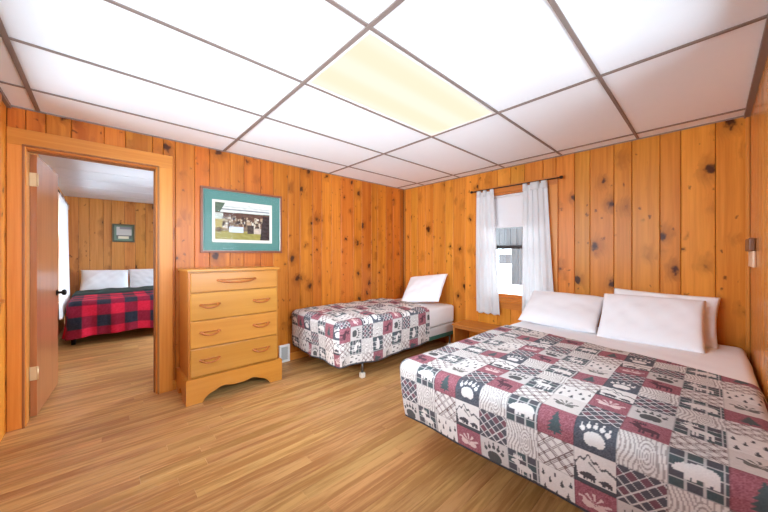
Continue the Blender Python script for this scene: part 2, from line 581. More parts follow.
def board_wall(name, axis, face, into, edges, z0, z1, openings, mats, label, thick=0.11, ext=(0, 0)):
    """axis 'x': wall runs along x at y = face; into = +1 if the room lies on the + side. Backing slab + boards as children."""
    bt = 0.016
    a_min, a_max = min(edges), max(edges)
    bm = bmesh.new()
    # backing with the openings left out
    ops = sorted(openings)
    spans = []
    cur = a_min - ext[0]
    for (o0, o1, p0, p1) in ops:
        spans.append((cur, o0, z0, z1))
        if p0 > z0:
            spans.append((o0, o1, z0, p0))
        if p1 < z1:
            spans.append((o0, o1, p1, z1))
        cur = o1
    spans.append((cur, a_max + ext[1], z0, z1))
    b0, b1 = face - into * bt, face - into * (bt + thick)
    for (p, q, r0, r1) in spans:
        if axis == 'x':
            bm_box(bm, p, q, min(b0, b1), max(b0, b1), r0, r1)
        else:
            bm_box(bm, min(b0, b1), max(b0, b1), p, q, r0, r1)
    w = from_bm(name, bm, M['groove'])
    tag(w, label, 'wall', None, 'structure')
    es = sorted(edges)
    for a0, a1 in zip(es, es[1:]):
        mat = mats if not isinstance(mats, (list, tuple)) else random.choice(mats)
        for (p, q, r0, r1) in cut_spans(a0, a1, z0, z1, openings):
            if q - p < 0.015 or r1 - r0 < 0.015:
                continue
            me = board_mesh(q - p - 0.0025, r1 - r0 - 0.001, bt - 0.0005)
            me.materials.append(mat)
            o = bpy.data.objects.new('board', me)
            COL.objects.link(o)
            o.parent = w
            cy = face - into * (bt / 2)
            # board front faces -y locally: turn it to the room
            if axis == 'x':
                pos = Vector(((p + q) / 2, cy, (r0 + r1) / 2))
                o.rotation_euler = (0, 0, 0 if into < 0 else math.pi)
            else:
                pos = Vector((cy, (p + q) / 2, (r0 + r1) / 2))
                o.rotation_euler = (0, 0, R(-90) if into < 0 else R(90))
            o.location = pos - abs_loc(w)
    return w


def even_edges(a, b, step=0.15, jit=0.025):
    e = [a]
    while e[-1] < b - step * 1.4:
        e.append(e[-1] + step + random.uniform(-jit, jit))
    e.append(b)
    return e


W1 = [XF, -0.395, -0.300, -0.170, 0.012, 0.142, 0.320, 0.397, 0.485, 0.637, 0.761, 0.944, 1.078, 1.249, 1.386, 1.559, 1.707, 1.875, 2.000,
      2.146, 2.291, 2.493, 2.640, 2.811, 2.929, 3.098, 3.244, 3.397, XB - 0.018]
W2 = [YL - 0.018, 3.150, 3.012, 2.860, 2.721, 2.513, 2.382, 2.196, 2.008, 1.751, 1.590, 1.432, 1.235, 1.107, 0.936, 0.804, 0.615, 0.484, 0.297,
      0.169, -0.024, YR]
wall_left = board_wall('wall_left', 'x', YL, -1, W1, 0, CZ, [DOOR], M['pine'],
                       'orange knotty pine board wall with the open doorway and the framed picture', ext=(0.1, 0.13))
wall_back = board_wall('wall_back', 'y', XB, -1, W2, 0, CZ, [WIN], [M['pine_wide']],
                       'orange knotty pine board wall with the curtained window behind both beds', ext=(0.1, 0.13))
wall_front = board_wall('wall_front', 'y', XF, 1, even_edges(YR, YL, 0.16), 0, CZ, [ADDED_WIN_F], M['pine_wide'],
                        'pine board wall at the far left edge of the picture', ext=(0.1, 0.1))
wall_right = board_wall('wall_right', 'x', YR, 1, even_edges(XF, XB - 0.018, 0.165), 0, CZ, [ADDED_WIN_R], M['pine_gloss'],
                        'pine board wall at the far right edge beside the large bed', ext=(0.1, 0.1))
# room beyond the doorway
FB = [XF, -0.441, -0.306, -0.165, 0.02, 0.13, 0.315, 0.479, 0.632, 0.792]
while FB[-1] < XR2 - 0.25:
    FB.append(FB[-1] + random.uniform(0.12, 0.19))
FB.append(XR2)
wall_beyond = board_wall('wall_beyond', 'x', Y2, -1, FB, 0, CZ, [], M['pine_beyond'],
                         'knotty pine wall at the far end of the room seen through the doorway', ext=(0.1, 0.1))
board_wall('wall_beyond_left', 'y', XF, 1, even_edges(YL + 0.13, Y2 - 0.018, 0.16), 0, CZ, [WIN_2], M['pine_beyond'],
           'pine wall with curtained window in the room seen through the doorway')
board_wall('wall_beyond_right', 'y', XR2, -1, even_edges(YL + 0.13, Y2 - 0.018, 0.2), 0, CZ, [ADDED_WIN_5], M['pine_beyond'],
           'pine wall closing the room beyond the doorway on its right')

# corner strips and wall angle under the ceiling
t1 = thing('trim_1', (0, 0, 0), label='slim pine strips standing in the room corners', cat='trim', kind='structure')
box('corner_strip', XB - 0.020, XB, YR, YR + 0.020, 0, CZ - 0.006, M['pine_z'], t1, 0.004)
box('corner_strip', XB - 0.012, XB, YL - 0.012, YL, 0, CZ - 0.006, M['pine_z'], t1, 0.004)

# ------------------------------------------------------------------ floor of oak strips
fl = box('floor', XF - 0.12, XB + 0.13, YR - 0.13, Y2 + 0.12, -0.10, -0.012, M['groove'])
tag(fl, 'light oak strip floor running through the doorway', 'floor', None, 'structure')
strip_cache = {}
SW = 0.0775


def strip(x0, x1, y0, w):
    key = (round(x1 - x0, 3), round(w, 4))
    if key not in strip_cache:
        L = x1 - x0 - 0.0008
        me = bpy.data.meshes.new('floor_strip')
        bm = bmesh.new()
        ww, h, c = w - 0.0006, 0.012, 0.0010
        prof = [(-ww / 2, -h / 2), (ww / 2, -h / 2), (ww / 2, h / 2 - c), (ww / 2 - c, h / 2), (-ww / 2 + c, h / 2), (-ww / 2, h / 2 - c)]
        a = [bm.verts.new((-L / 2, p, q)) for p, q in prof]
        d = [bm.verts.new((L / 2, p, q)) for p, q in prof]
        for i in range(6):
            bm.faces.new((a[i], a[(i + 1) % 6], d[(i + 1) % 6], d[i]))
        bm.faces.new(a[::-1])
        bm.faces.new(d)
        bmesh.ops.recalc_face_normals(bm, faces=list(bm.faces))
        bm.to_mesh(me)
        bm.free()
        me.materials.append(M['floor'])
        strip_cache[key] = me
    o = bpy.data.objects.new('floor_strip', strip_cache[key])
    COL.objects.link(o)
    o.parent = fl
    o.location = Vector(((x0 + x1) / 2, y0 + w / 2, -0.006)) - abs_loc(fl)


y = YR
k = 0
while y < Y2 - 0.01:
    w = min(SW, Y2 - y)
    far = y > YL + 0.1
    xs, xe = XF, (XB if not far else 1.5)
    x = xs
    L = [1.40, 1.15, 1.60][k % 3] * (0.35 + 0.65 * ((k * 0.381966) % 1.0))
    while x < xe - 0.01:
        x2 = min(xe, round((x + L) * 20) / 20)
        if xe - x2 < 0.3:
            x2 = xe
        strip(x, x2, y, w)
        x = x2
        L = random.choice([1.25, 1.45, 1.65])
    y += w
    k += 1
box('sub_floor', 1.5, XR2, YL + 0.13, Y2, -0.012, 0.0, M['floor'], fl)

# ------------------------------------------------------------------ suspended ceiling
GX = [-0.335, 0.884, 2.103, 3.322]
GY = [-0.170, 0.440, 1.050, 1.659, 2.269, 2.878]
ce = box('ceiling', XF - 0.1, XB + 0.12, YR - 0.1, YL + 0.12, CZ + 0.06, CZ + 0.12, M['groove'])
tag(ce, 'white suspended tile ceiling in a brown metal grid', 'ceiling', None, 'structure')
xs = [XF] + GX + [XB]
ys = [YR] + GY + [YL]
for i in range(len(xs) - 1):
    for j in range(len(ys) - 1):
        x0, x1, y0, y1 = xs[i], xs[i + 1], ys[j], ys[j + 1]
        if abs(x0 - 0.884) < 0.01 and abs(y0 - 1.050) < 0.01:
            continue                      # the light sits here
        if y1 - y0 < 0.03:
            continue
        box('ceiling_tile', x0 + 0.002, x1 - 0.002, y0 + 0.002, y1 - 0.002, CZ + 0.004, CZ + 0.018, M['tile'], ce)
TW = 0.012
for gx in GX:
    box('tee_bar', gx - TW, gx + TW, YR, YL, CZ - 0.003, CZ + 0.003, M['tee'], ce, 0.001)
for gy in GY[1:]:
    for a, c in zip(xs, xs[1:]):
        if c - a > 0.05:
            box('cross_tee', a + (TW if a != XF else 0), c - (TW if c != XB else 0), gy - TW * 0.85, gy + TW * 0.85, CZ - 0.0025, CZ + 0.003, M['tee'], ce, 0.001)
t2 = thing('trim_2', (0, 0, 0), label='brown metal wall angle around the edge of the tile ceiling', cat='trim', kind='structure')
box('wall_angle', XF, XB, YL - 0.008, YL, CZ - 0.006, CZ + 0.004, M['tee'], t2)
box('wall_angle', XB - 0.008, XB, YR, YL, CZ - 0.006, CZ + 0.004, M['tee'], t2)
box('wall_angle', XF, XF + 0.022, YR, YL, CZ - 0.018, CZ + 0.004, M['tee'], t2)
box('wall_angle', XF, XB, YR, YR + 0.030, CZ - 0.018, CZ + 0.004, M['tee'], t2)

# ceiling of the room beyond
c2 = box('ceiling', XF - 0.1, XR2 + 0.1, YL + 0.12, Y2 + 0.1, CZ + 0.004, CZ + 0.08, M['ceil2'])
tag(c2, 'pale board ceiling of the room beyond the doorway', 'ceiling', None, 'structure')
for yy in (4.0, 4.62, 5.23, 5.85, 6.46, 7.08):
    box('ceiling_seam', XF, XR2, yy - 0.010, yy + 0.010, CZ - 0.001, CZ + 0.006, M['ceil2'], c2, 0.001)

# fluorescent panel
lt = thing('ceiling_light', (1.4935, 1.3545, CZ), label='lit fluorescent panel set into the tile ceiling', cat='ceiling light')
lx0, lx1, ly0, ly1 = 0.884 + TW, 2.103 - TW, 1.050 + TW, 1.659 - TW
bm = bmesh.new()
for (a, b_, c, d) in ((lx0, lx1, ly0, ly0 + 0.014), (lx0, lx1, ly1 - 0.014, ly1), (lx0, lx0 + 0.014, ly0 + 0.014, ly1 - 0.014), (lx1 - 0.014, lx1, ly0 + 0.014, ly1 - 0.014)):
    bm_box(bm, a, b_, c, d, CZ - 0.002, CZ + 0.03)
from_bm('frame', bm, M['white_plastic'], lt)
box('diffuser', lx0 + 0.014, lx1 - 0.014, ly0 + 0.014, ly1 - 0.014, CZ + 0.002, CZ + 0.012, M['diffuser'], lt)

# ------------------------------------------------------------------ doorway: casing, jambs, door
t3 = thing('trim_3', (0, 3.29, 0), label='smooth pine casing boards around the open doorway', cat='door frame', kind='structure')
DX0, DX1, DZ = DOOR[0], DOOR[1], DOOR[3]
box('casing', XF + 0.002, DX0 + 0.008, YL - 0.020, YL - 0.001, 0, DZ, M['pine_z'], t3, 0.003)
box('casing', DX1 - 0.008, 0.463, YL - 0.020, YL - 0.001, 0, DZ, M['pine_z'], t3, 0.003)
box('head_casing', XF + 0.002, 0.463, YL - 0.022, YL - 0.001, DZ - 0.006, 2.090, M['pine_x'], t3, 0.003)
box('jamb', DX0, DX0 + 0.012, YL, YL + 0.127, 0, DZ, M['pine_z'], t3, 0.002)
box('jamb', DX1 - 0.018, DX1, YL, YL + 0.127, 0, DZ, M['pine_z'], t3, 0.002)
box('head_jamb', DX0 + 0.012, DX1 - 0.018, YL, YL + 0.127, DZ - 0.018, DZ, M['pine_x'], t3, 0.002)
box('door_stop', DX1 - 0.028, DX1 - 0.018, YL + 0.040, YL + 0.075, 0, DZ - 0.018, M['pine_dark'], t3, 0.002)
box('door_stop', DX0 + 0.012, DX1 - 0.018, YL + 0.040, YL + 0.075, DZ - 0.028, DZ - 0.018, M['pine_dark'], t3, 0.002)
box('back_band', DX0 - 0.005, DX0 + 0.008, YL - 0.026, YL - 0.019, 0, DZ + 0.004, M['pine_dark'], t3, 0.002)
box('back_band', DX1 - 0.008, DX1 + 0.004, YL - 0.026, YL - 0.019, 0, DZ + 0.004, M['pine_dark'], t3, 0.002)
box('back_band', DX0 - 0.005, DX1 + 0.004, YL - 0.026, YL - 0.021, DZ - 0.008, DZ + 0.005, M['pine_dark'], t3, 0.002)

dr = thing('door_1', (-0.359, 3.424, 0), R(-4.5), label='flat brown wooden door with black knob standing open into the next room', cat='door', kind='structure')
# local: leaf runs along +y, thickness along x, face seen from the bed room is +x
box('leaf', -0.032, 0.003, 0.0, 0.715, 0.012, 1.955, M['door'], dr, 0.002, local=True)
for hz in (1.77, 0.33):
    hg = box('hinge', -0.034, 0.005, -0.0035, 0.0, hz - 0.05, hz + 0.05, M['brass'], dr, 0.001, local=True)
    kn = tube('knuckle', [(0.007, -0.004, hz - 0.046), (0.007, -0.004, hz + 0.046)], 0.006, M['brass'], None)
    kn.parent = hg
    kn.location = Vector((0.007, -0.004, hz)) - Vector(hg.location)


def lathe(name, prof, mat, n=20):
    bm = bmesh.new()
    rings = []
    for d, r in prof:
        rings.append([bm.verts.new((d, r * math.cos(t), r * math.sin(t))) for t in [2 * math.pi * k / n for k in range(n)]])
    for a, c in zip(rings, rings[1:]):
        for k in range(n):
            bm.faces.new((a[k], a[(k + 1) % n], c[(k + 1) % n], c[k]))
    bm.faces.new(rings[0])
    bm.faces.new(rings[-1][::-1])
    bmesh.ops.recalc_face_normals(bm, faces=list(bm.faces))
    me = bpy.data.meshes.new(name)
    bm.to_mesh(me)
    bm.free()
    me.polygons.foreach_set('use_smooth', np.ones(len(me.polygons), bool))
    me.materials.append(mat)
    o = bpy.data.objects.new(name, me)
    COL.objects.link(o)
    return o


for sgn in (1, -1):
    kb = lathe('knob', [(0.0, 0.028), (0.006, 0.028), (0.008, 0.012), (0.03, 0.011), (0.036, 0.024), (0.05, 0.028), (0.060, 0.022), (0.064, 0.010)], M['black'])
    kb.parent = dr
    kb.location = (0.003 if sgn > 0 else -0.032, 0.665, 0.865)
    kb.rotation_euler = (0, 0, 0 if sgn > 0 else math.pi)

# baseboards
bb = thing('baseboard_left', (0, YL, 0), label='low pine baseboard along the doorway wall', cat='baseboard', kind='structure')
box('baseboard_strip', 0.464, 1.440, YL - 0.012, YL - 0.0005, 0, 0.085, M['pine_x'], bb, 0.002)
box('baseboard_strip', 1.572, XB - 0.014, YL - 0.012, YL - 0.0005, 0, 0.085, M['pine_x'], bb, 0.002)
bb2 = thing('baseboard_back', (XB, 0, 0), label='low pine baseboard along the window wall', cat='baseboard', kind='structure')
box('baseboard_strip', XB - 0.012, XB - 0.0005, YR + 0.022, YL - 0.014, 0, 0.085, M['pine_y'], bb2, 0.002)

# ------------------------------------------------------------------ windows
def window(name, axis, face, into, op, label, panes=True, cw=0.085):
    """frame, sashes and panes in an opening. axis: the wall's running axis"""
    a0, a1, z0, z1 = op
    w = thing(name, ((a0 + a1) / 2, face, z0) if axis == 'x' else (face, (a0 + a1) / 2, z0), label=label, cat='window', kind='structure')

    def bx(nm, p, q, d0, d1, r0, r1, mat, par=w, bev=0.002):
        # d: depth measured from the wall face towards outside (negative: into the room)
        f0, f1 = face - into * d0, face - into * d1
        if axis == 'x':
            return box(nm, p, q, f0, f1, r0, r1, mat, par, bev)
        return box(nm, f0, f1, p, q, r0, r1, mat, par, bev)
    ma = M['pine_x'] if axis == 'x' else M['pine_y']
    bx('side_casing', a0 - cw, a0, -0.018, -0.001, z0 - 0.02, z1, M['pine_z'])
    bx('side_casing', a1, a1 + cw, -0.018, -0.001, z0 - 0.02, z1, M['pine_z'])
    bx('head_casing', a0 - cw, a1 + cw, -0.018, -0.001, z1, min(z1 + cw, CZ - 0.02), ma)
    bx('sill', a0 - cw - 0.02, a1 + cw + 0.02, -0.030, -0.001, z0 - 0.045, z0 - 0.02, ma, bev=0.005)
    bx('apron', a0 - cw, a1 + cw, -0.016, -0.001, z0 - 0.11, z0 - 0.046, ma)
    bx('liner', a0, a0 + 0.018, 0.0, 0.126, z0, z1, M['pine_z'])
    bx('liner', a1 - 0.018, a1, 0.0, 0.126, z0, z1, M['pine_z'])
    bx('liner', a0 + 0.018, a1 - 0.018, 0.0, 0.126, z1 - 0.018, z1, ma)
    bx('liner', a0 + 0.018, a1 - 0.018, 0.0, 0.126, z0 - 0.02, z0 + 0.015, ma)
    zm = z0 + (z1 - z0) * 0.485
    for (s0, s1, d) in ((z0 + 0.015, zm + 0.02, 0.045), (zm - 0.02, z1 - 0.018, 0.080)):
        p, q = a0 + 0.018, a1 - 0.018
        bx('sash_stile', p, p + 0.04, d, d + 0.032, s0, s1, M['pine_z'])
        bx('sash_stile', q - 0.04, q, d, d + 0.032, s0, s1, M['pine_z'])
        bx('sash_rail', p + 0.04, q - 0.04, d, d + 0.032, s0, s0 + 0.04, M['dark_steel'] if d > 0.06 else ma)
        bx('sash_rail', p + 0.04, q - 0.04, d, d + 0.032, s1 - 0.04, s1, M['dark_steel'] if d < 0.06 else ma)
        bx('pane', p + 0.04, q - 0.04, d + 0.014, d + 0.018, s0 + 0.04, s1 - 0.04, M['glass'], bev=0)
    return w


window('window_1', 'y', XB, -1, WIN, 'pine framed sash window between white curtains, snow outside')
window('window_2', 'y', XF, 1, WIN_2, 'curtained window in the room beyond the doorway')
window('added_window_5', 'y', XR2, -1, ADDED_WIN_5, 'added unseen window lighting the room beyond the doorway from its right')
window('added_window_3', 'y', XF, 1, ADDED_WIN_F, 'wide sash window added out of view on the near left for daylight')
window('added_window_4', 'x', YR, 1, ADDED_WIN_R, 'wide sash window added out of view on the near right to light the room')

# ------------------------------------------------------------------ curtain, rod, shade
def curtain(name, x, label, ytop, ybot, z0, z1, folds, amp, tabs, side=-1, seed=0, flare=0.0, parts=True, solid=0.002):
    """cloth hanging in the plane x = const. ytop / ybot: (y_start, y_end) at top and bottom"""
    nu, nv = 90, 60
    u = np.linspace(0, 1, nu)[:, None]
    v = np.linspace(0, 1, nv)[None, :]
    ya = ytop[0] * (1 - v) + ybot[0] * v
    yb = ytop[1] * (1 - v) + ybot[1] * v
    Y = ya + (yb - ya) * u + 0.004 * np.sin(u * 31 + v * 3)
    f = np.sin(u * folds * 2 * np.pi + 0.8 * np.sin(v * 3 + seed)) + 0.35 * np.sin(u * folds * 4.3 * np.pi + 1.3 + seed)
    X = x + side * (amp * (0.35 + 0.65 * v ** 0.6) * f + flare * v ** 2) + 0 * u
    Z = z1 + (z0 - z1) * v + 0.010 * np.sin(u * folds * 2 * np.pi + 0.6) * v + 0 * u
    co, q = grid_mesh(name, X, Y, Z)
    me = quads_to_mesh(name, co, q)
    root = thing(name, (x, (ytop[0] + ytop[1]) / 2, z0), label=label[0], cat='curtain', group=label[1])
    o = link_mesh('curtain_panel', me, M['curtain'], root, smooth=True)
    md = o.modifiers.new('thickness', 'SOLIDIFY')
    md.thickness = solid
    for (y0, y1, dz) in tabs:
        # a loop of cloth over the rod
        bm = bmesh.new()
        prof = [(-0.013, -0.06), (-0.013, dz * 0.5), (-0.011, dz + 0.004), (0, dz + 0.013), (0.011, dz + 0.004), (0.013, dz * 0.5), (0.013, -0.06)]
        a = [bm.verts.new((x + p, y0, z1 + r)) for p, r in prof]
        c = [bm.verts.new((x + p, y1, z1 + r)) for p, r in prof]
        for k in range(len(prof) - 1):
            bm.faces.new((a[k], a[k + 1], c[k + 1], c[k]))
        t = from_bm('hanging_tab', bm, M['curtain'], root, smooth=True)
        md = t.modifiers.new('thickness', 'SOLIDIFY')
        md.thickness = 0.002
    return root


RX, RZ = XB - 0.052, 2.005
curtain('curtain', RX, ('white tab top curtain hanging left of the window above the low bench', 'curtains of the window between the beds'),
        (1.995, 1.775), (2.000, 1.690), 0.500, RZ - 0.025, 3.4, 0.012, [(1.990, 1.945, 0.012), (1.905, 1.870, 0.012), (1.815, 1.777, 0.012)], seed=1)
curtain('curtain', RX, ('white tab top curtain hanging right of the window behind the large bed pillows', 'curtains of the window between the beds'),
        (1.425, 1.175), (1.435, 1.085), 0.500, RZ - 0.025, 4.3, 0.012, [(1.425, 1.385, 0.012), (1.345, 1.255, 0.012), (1.235, 1.178, 0.012)], seed=4)
rod = thing('curtain_rod', (RX, 1.555, RZ), label='thin dark curtain rod above the window between the beds', cat='curtain rod')
tube('rod', [(RX, 1.060, RZ), (RX, 2.050, RZ)], 0.0065, M['dark_steel'], rod, 10)
for yy, s in ((1.060, -1), (2.050, 1)):
    tube('finial', [(RX, yy, RZ), (RX, yy + s * 0.008, RZ), (RX, yy + s * 0.02, RZ), (RX, yy + s * 0.032, RZ), (RX, yy + s * 0.036, RZ)],
         [0.008, 0.014, 0.017, 0.012, 0.004], M['dark_steel'], rod, 12)
    tube('bracket', [(RX, yy - s * 0.02, RZ), (XB - 0.019, yy - s * 0.02, RZ)], 0.005, M['dark_steel'], rod, 8)

sh = thing('roller_shade', (XB + 0.02, 1.56, 1.54), label='white roller shade drawn halfway down the window between the curtains', cat='shade')
nv = 24
yy = np.linspace(1.195, 1.925, 30)[:, None]
zz = np.linspace(1.545, 1.90, nv)[None, :]
co, q = grid_mesh('shade', XB + 0.020 + 0.0015 * np.sin(yy * 9 + zz * 5), yy + 0 * zz, zz + 0 * yy)
o = link_mesh('shade_cloth', quads_to_mesh('shade_cloth', co, q), M['shade'], sh, smooth=True)
o.modifiers.new('thickness', 'SOLIDIFY').thickness = 0.002
tube('roller', [(XB + 0.022, 1.190, 1.913), (XB + 0.022, 1.930, 1.913)], 0.014, M['shade'], sh, 14)
box('hem_bar', XB + 0.014, XB + 0.026, 1.195, 1.925, 1.532, 1.550, M['shade'], sh, 0.003)

curtain('curtain', XF + 0.085, ('long white curtain at the window behind the open door', None),
        (5.55, 6.90), (5.50, 6.98), 0.40, 1.98, 8.0, 0.012, [(5.6, 5.65, 0.012), (6.05, 6.10, 0.012), (6.50, 6.55, 0.012), (6.84, 6.89, 0.012)], side=1, seed=2, flare=0.015)
r2 = thing('curtain_rod', (XF + 0.085, 6.05, 2.0), label='dark curtain rod at the window behind the open door', cat='curtain rod')
tube('rod', [(XF + 0.085, 5.05, 2.005), (XF + 0.085, 7.05, 2.005)], 0.0065, M['dark_steel'], r2, 10)
tube('bracket', [(XF + 0.085, 7.02, 2.005), (XF + 0.019, 7.02, 2.005)], 0.005, M['dark_steel'], r2, 8)
tube('bracket', [(XF + 0.085, 5.08, 2.005), (XF + 0.019, 5.08, 2.005)], 0.005, M['dark_steel'], r2, 8)

# ------------------------------------------------------------------ outside the window
yy = np.linspace(-6, 14, 60)[:, None]
xx = np.linspace(XB + 0.6, 40, 60)[None, :]
zz = -0.35 + 1.05 * (1 / (1 + np.exp(-(xx - 5.3) * 2.2))) + 0.04 * snoise(xx * 1.7, yy * 1.3, 3)
co, q = grid_mesh('snow', xx + 0 * yy, yy + 0 * xx, zz)
tag(link_mesh('snow_bank', quads_to_mesh('snow_bank', co, q), M['snow'], smooth=True), 'white snow bank outside the window', 'snow', None, 'structure')
po = thing('porch_screen', (6.0, 2.6, 0.7), label='weathered grey board screen and post standing in the snow outside the window', cat='wooden screen')
x = 2.15
k = 0
while x < 3.35:
    box('screen_board', 6.0, 6.025, x, x + 0.112, 1.40, 1.86, M['grey_wood'], po, 0.004)
    x += 0.118
box('beam', 5.96, 6.06, 2.12, 3.38, 1.335, 1.405, M['grey_wood_y'], po, 0.006)
for k in range(2):
    box('post_board', 5.97, 6.03, 2.440 + k * 0.135, 2.570 + k * 0.135, 0.62, 1.336, M['grey_wood'], po, 0.005)
fc = thing('far_cabin', (17, 8.0, 0.6), label='tiny dark cabin far off across the snow outside the window', cat='cabin')
box('cabin_wall', 17, 18.5, 7.75, 8.45, 0.6, 1.25, M['far_dark'], fc)
prism('cabin_roof', [(7.65, 1.25), (8.1, 1.62), (8.55, 1.25)], 'x', 16.9, 18.6, M['snow'], fc)

# ------------------------------------------------------------------ framed picture on the doorway wall
pf = thing('framed_picture', (1.0775, YL, 1.23), label='large framed picture of a crowd outdoors in a teal mat above the dresser', cat='picture')
px0, px1, pz0, pz1 = 0.678, 1.477, 1.232, 1.866


def frame_rails(x0, x1, y0, y1, z0, z1, w, mat, par, nm='frame_rail'):
    box(nm, x0, x1, y0, y1, z0, z0 + w, mat, par, 0.002)
    box(nm, x0, x1, y0, y1, z1 - w, z1, mat, par, 0.002)
    box(nm, x0, x0 + w, y0, y1, z0 + w, z1 - w, mat, par, 0.002)
    box(nm, x1 - w, x1, y0, y1, z0 + w, z1 - w, mat, par, 0.002)


frame_rails(px0, px1, YL - 0.026, YL - 0.001, pz0, pz1, 0.020, M['frame_wood'], pf)
frame_rails(px0 + 0.020, px1 - 0.020, YL - 0.022, YL - 0.001, pz0 + 0.020, pz1 - 0.020, 0.005, M['silver'], pf, 'frame_lip')
box('mat_board', px0 + 0.025, px1 - 0.025, YL - 0.010, YL - 0.001, pz0 + 0.025, pz1 - 0.025, M['teal'], pf)
box('inner_mat', 0.779, 1.366, YL - 0.0125, YL - 0.010, 1.335, 1.752, M['ivory'], pf)


def photo_print(nx=150, nz=100):
    a = np.linspace(0, 1, nx)[:, None] + np.zeros((1, nz))
    b_ = np.linspace(0, 1, nz)[None, :] + np.zeros((nx, 1))
    c = np.zeros((nx, nz, 3)) + np.array([150, 140, 80.])

    def put(mask, rgb):
        c[mask] = rgb
    n = snoise(a * 60, b_ * 60, 5)
    put(b_ < 0.24, (158, 146, 76))
    put((b_ > 0.24) & (b_ < 0.6), (128, 106, 84))
    put((b_ >= 0.52) & (b_ < 0.74), (96, 66, 52))
    put((b_ >= 0.55) & (b_ < 0.72) & (a < 0.14), (196, 198, 186))
    put((b_ >= 0.30) & (b_ < 0.55) & (a < 0.18), (176, 156, 92))
    roof = (b_ > 0.74 + 0.02 * a) & (a + (b_ - 0.8) * -0.35 > 0.1)
    put(b_ > 0.74, (92, 104, 84))
    put(roof, (226, 224, 214))
    put(roof & (np.abs(b_ - 0.83) < 0.013), (130, 130, 134))
    put(roof & (np.abs(b_ - 0.90) < 0.008), (168, 168, 170))
    r = np.random.default_rng(11)
    for _ in range(120):
        ca, cb = r.uniform(0.12, 0.92), r.uniform(0.34, 0.62)
        ra, rb = r.uniform(0.012, 0.028), r.uniform(0.03, 0.065)
        col = random.choice([(206, 190, 164), (188, 158, 128), (70, 52, 46), (220, 212, 196), (120, 84, 66), (58, 50, 52), (196, 176, 150)])
        put(((a - ca) / ra) ** 2 + ((b_ - cb) / rb) ** 2 < 1, col)
        put(((a - ca) / 0.011) ** 2 + ((b_ - cb - rb) / 0.022) ** 2 < 1, (98, 68, 54))
    put((a > 0.24) & (a < 0.49) & (b_ > 0.20) & (b_ < 0.36), (208, 214, 228))
    put((a > 0.57) & (a < 0.69) & (b_ > 0.18) & (b_ < 0.42), (74, 58, 52))
    put((a > 0.69) & (a < 0.83) & (b_ > 0.18) & (b_ < 0.34), (206, 186, 168))
    put((a > 0.85 - 0.08 * (0.5 - b_)) & (b_ < 0.7), (62, 46, 44))
    put(((a - 0.07) / 0.05) ** 2 + ((b_ - 0.26) / 0.07) ** 2 < 1, (96, 70, 44))
    c += (n * 9)[..., None]
    X = 0.804 + a * (1.338 - 0.804)
    Z = 1.366 + b_ * (1.728 - 1.366)
    co, q = grid_mesh('print', X, np.full_like(X, YL - 0.0135), Z)
    me = quads_to_mesh('photo_print', co, q)
    set_print(me, c.reshape(-1, 3))
    return me


link_mesh('photo_print', photo_print(), M['print'], pf)
box('glass', px0 + 0.024, px1 - 0.024, YL - 0.019, YL - 0.017, pz0 + 0.024, pz1 - 0.024, M['picture_glass'], pf)

# small picture in the room beyond
p2 = thing('framed_picture', (0.30, Y2, 1.46), label='small green framed picture on the wall of the room beyond the doorway', cat='picture')
frame_rails(0.140, 0.466, Y2 - 0.022, Y2 - 0.001, 1.456, 1.800, 0.030, M['green_frame'], p2)
box('mat_board', 0.168, 0.438, Y2 - 0.010, Y2 - 0.001, 1.484, 1.772, M['green_mat'], p2)
X, Z = np.meshgrid(np.linspace(0.200, 0.420, 40), np.linspace(1.520, 1.745, 40), indexing='ij')
rgb = np.zeros(X.shape + (3,)) + np.array([205, 208, 204.])
rgb[(Z < 1.585)] = (120, 126, 118)
rgb[(Z < 1.570) & (X > 0.225) & (X < 0.375)] = (238, 232, 206)
rgb[(Z > 1.70) & (X > 0.25)] = (150, 154, 160)
co, q = grid_mesh('p', X, np.full_like(X, Y2 - 0.0115), Z)
me = quads_to_mesh('photo_print', co, q)
set_print(me, rgb.reshape(-1, 3))
link_mesh('photo_print', me, M['print'], p2)

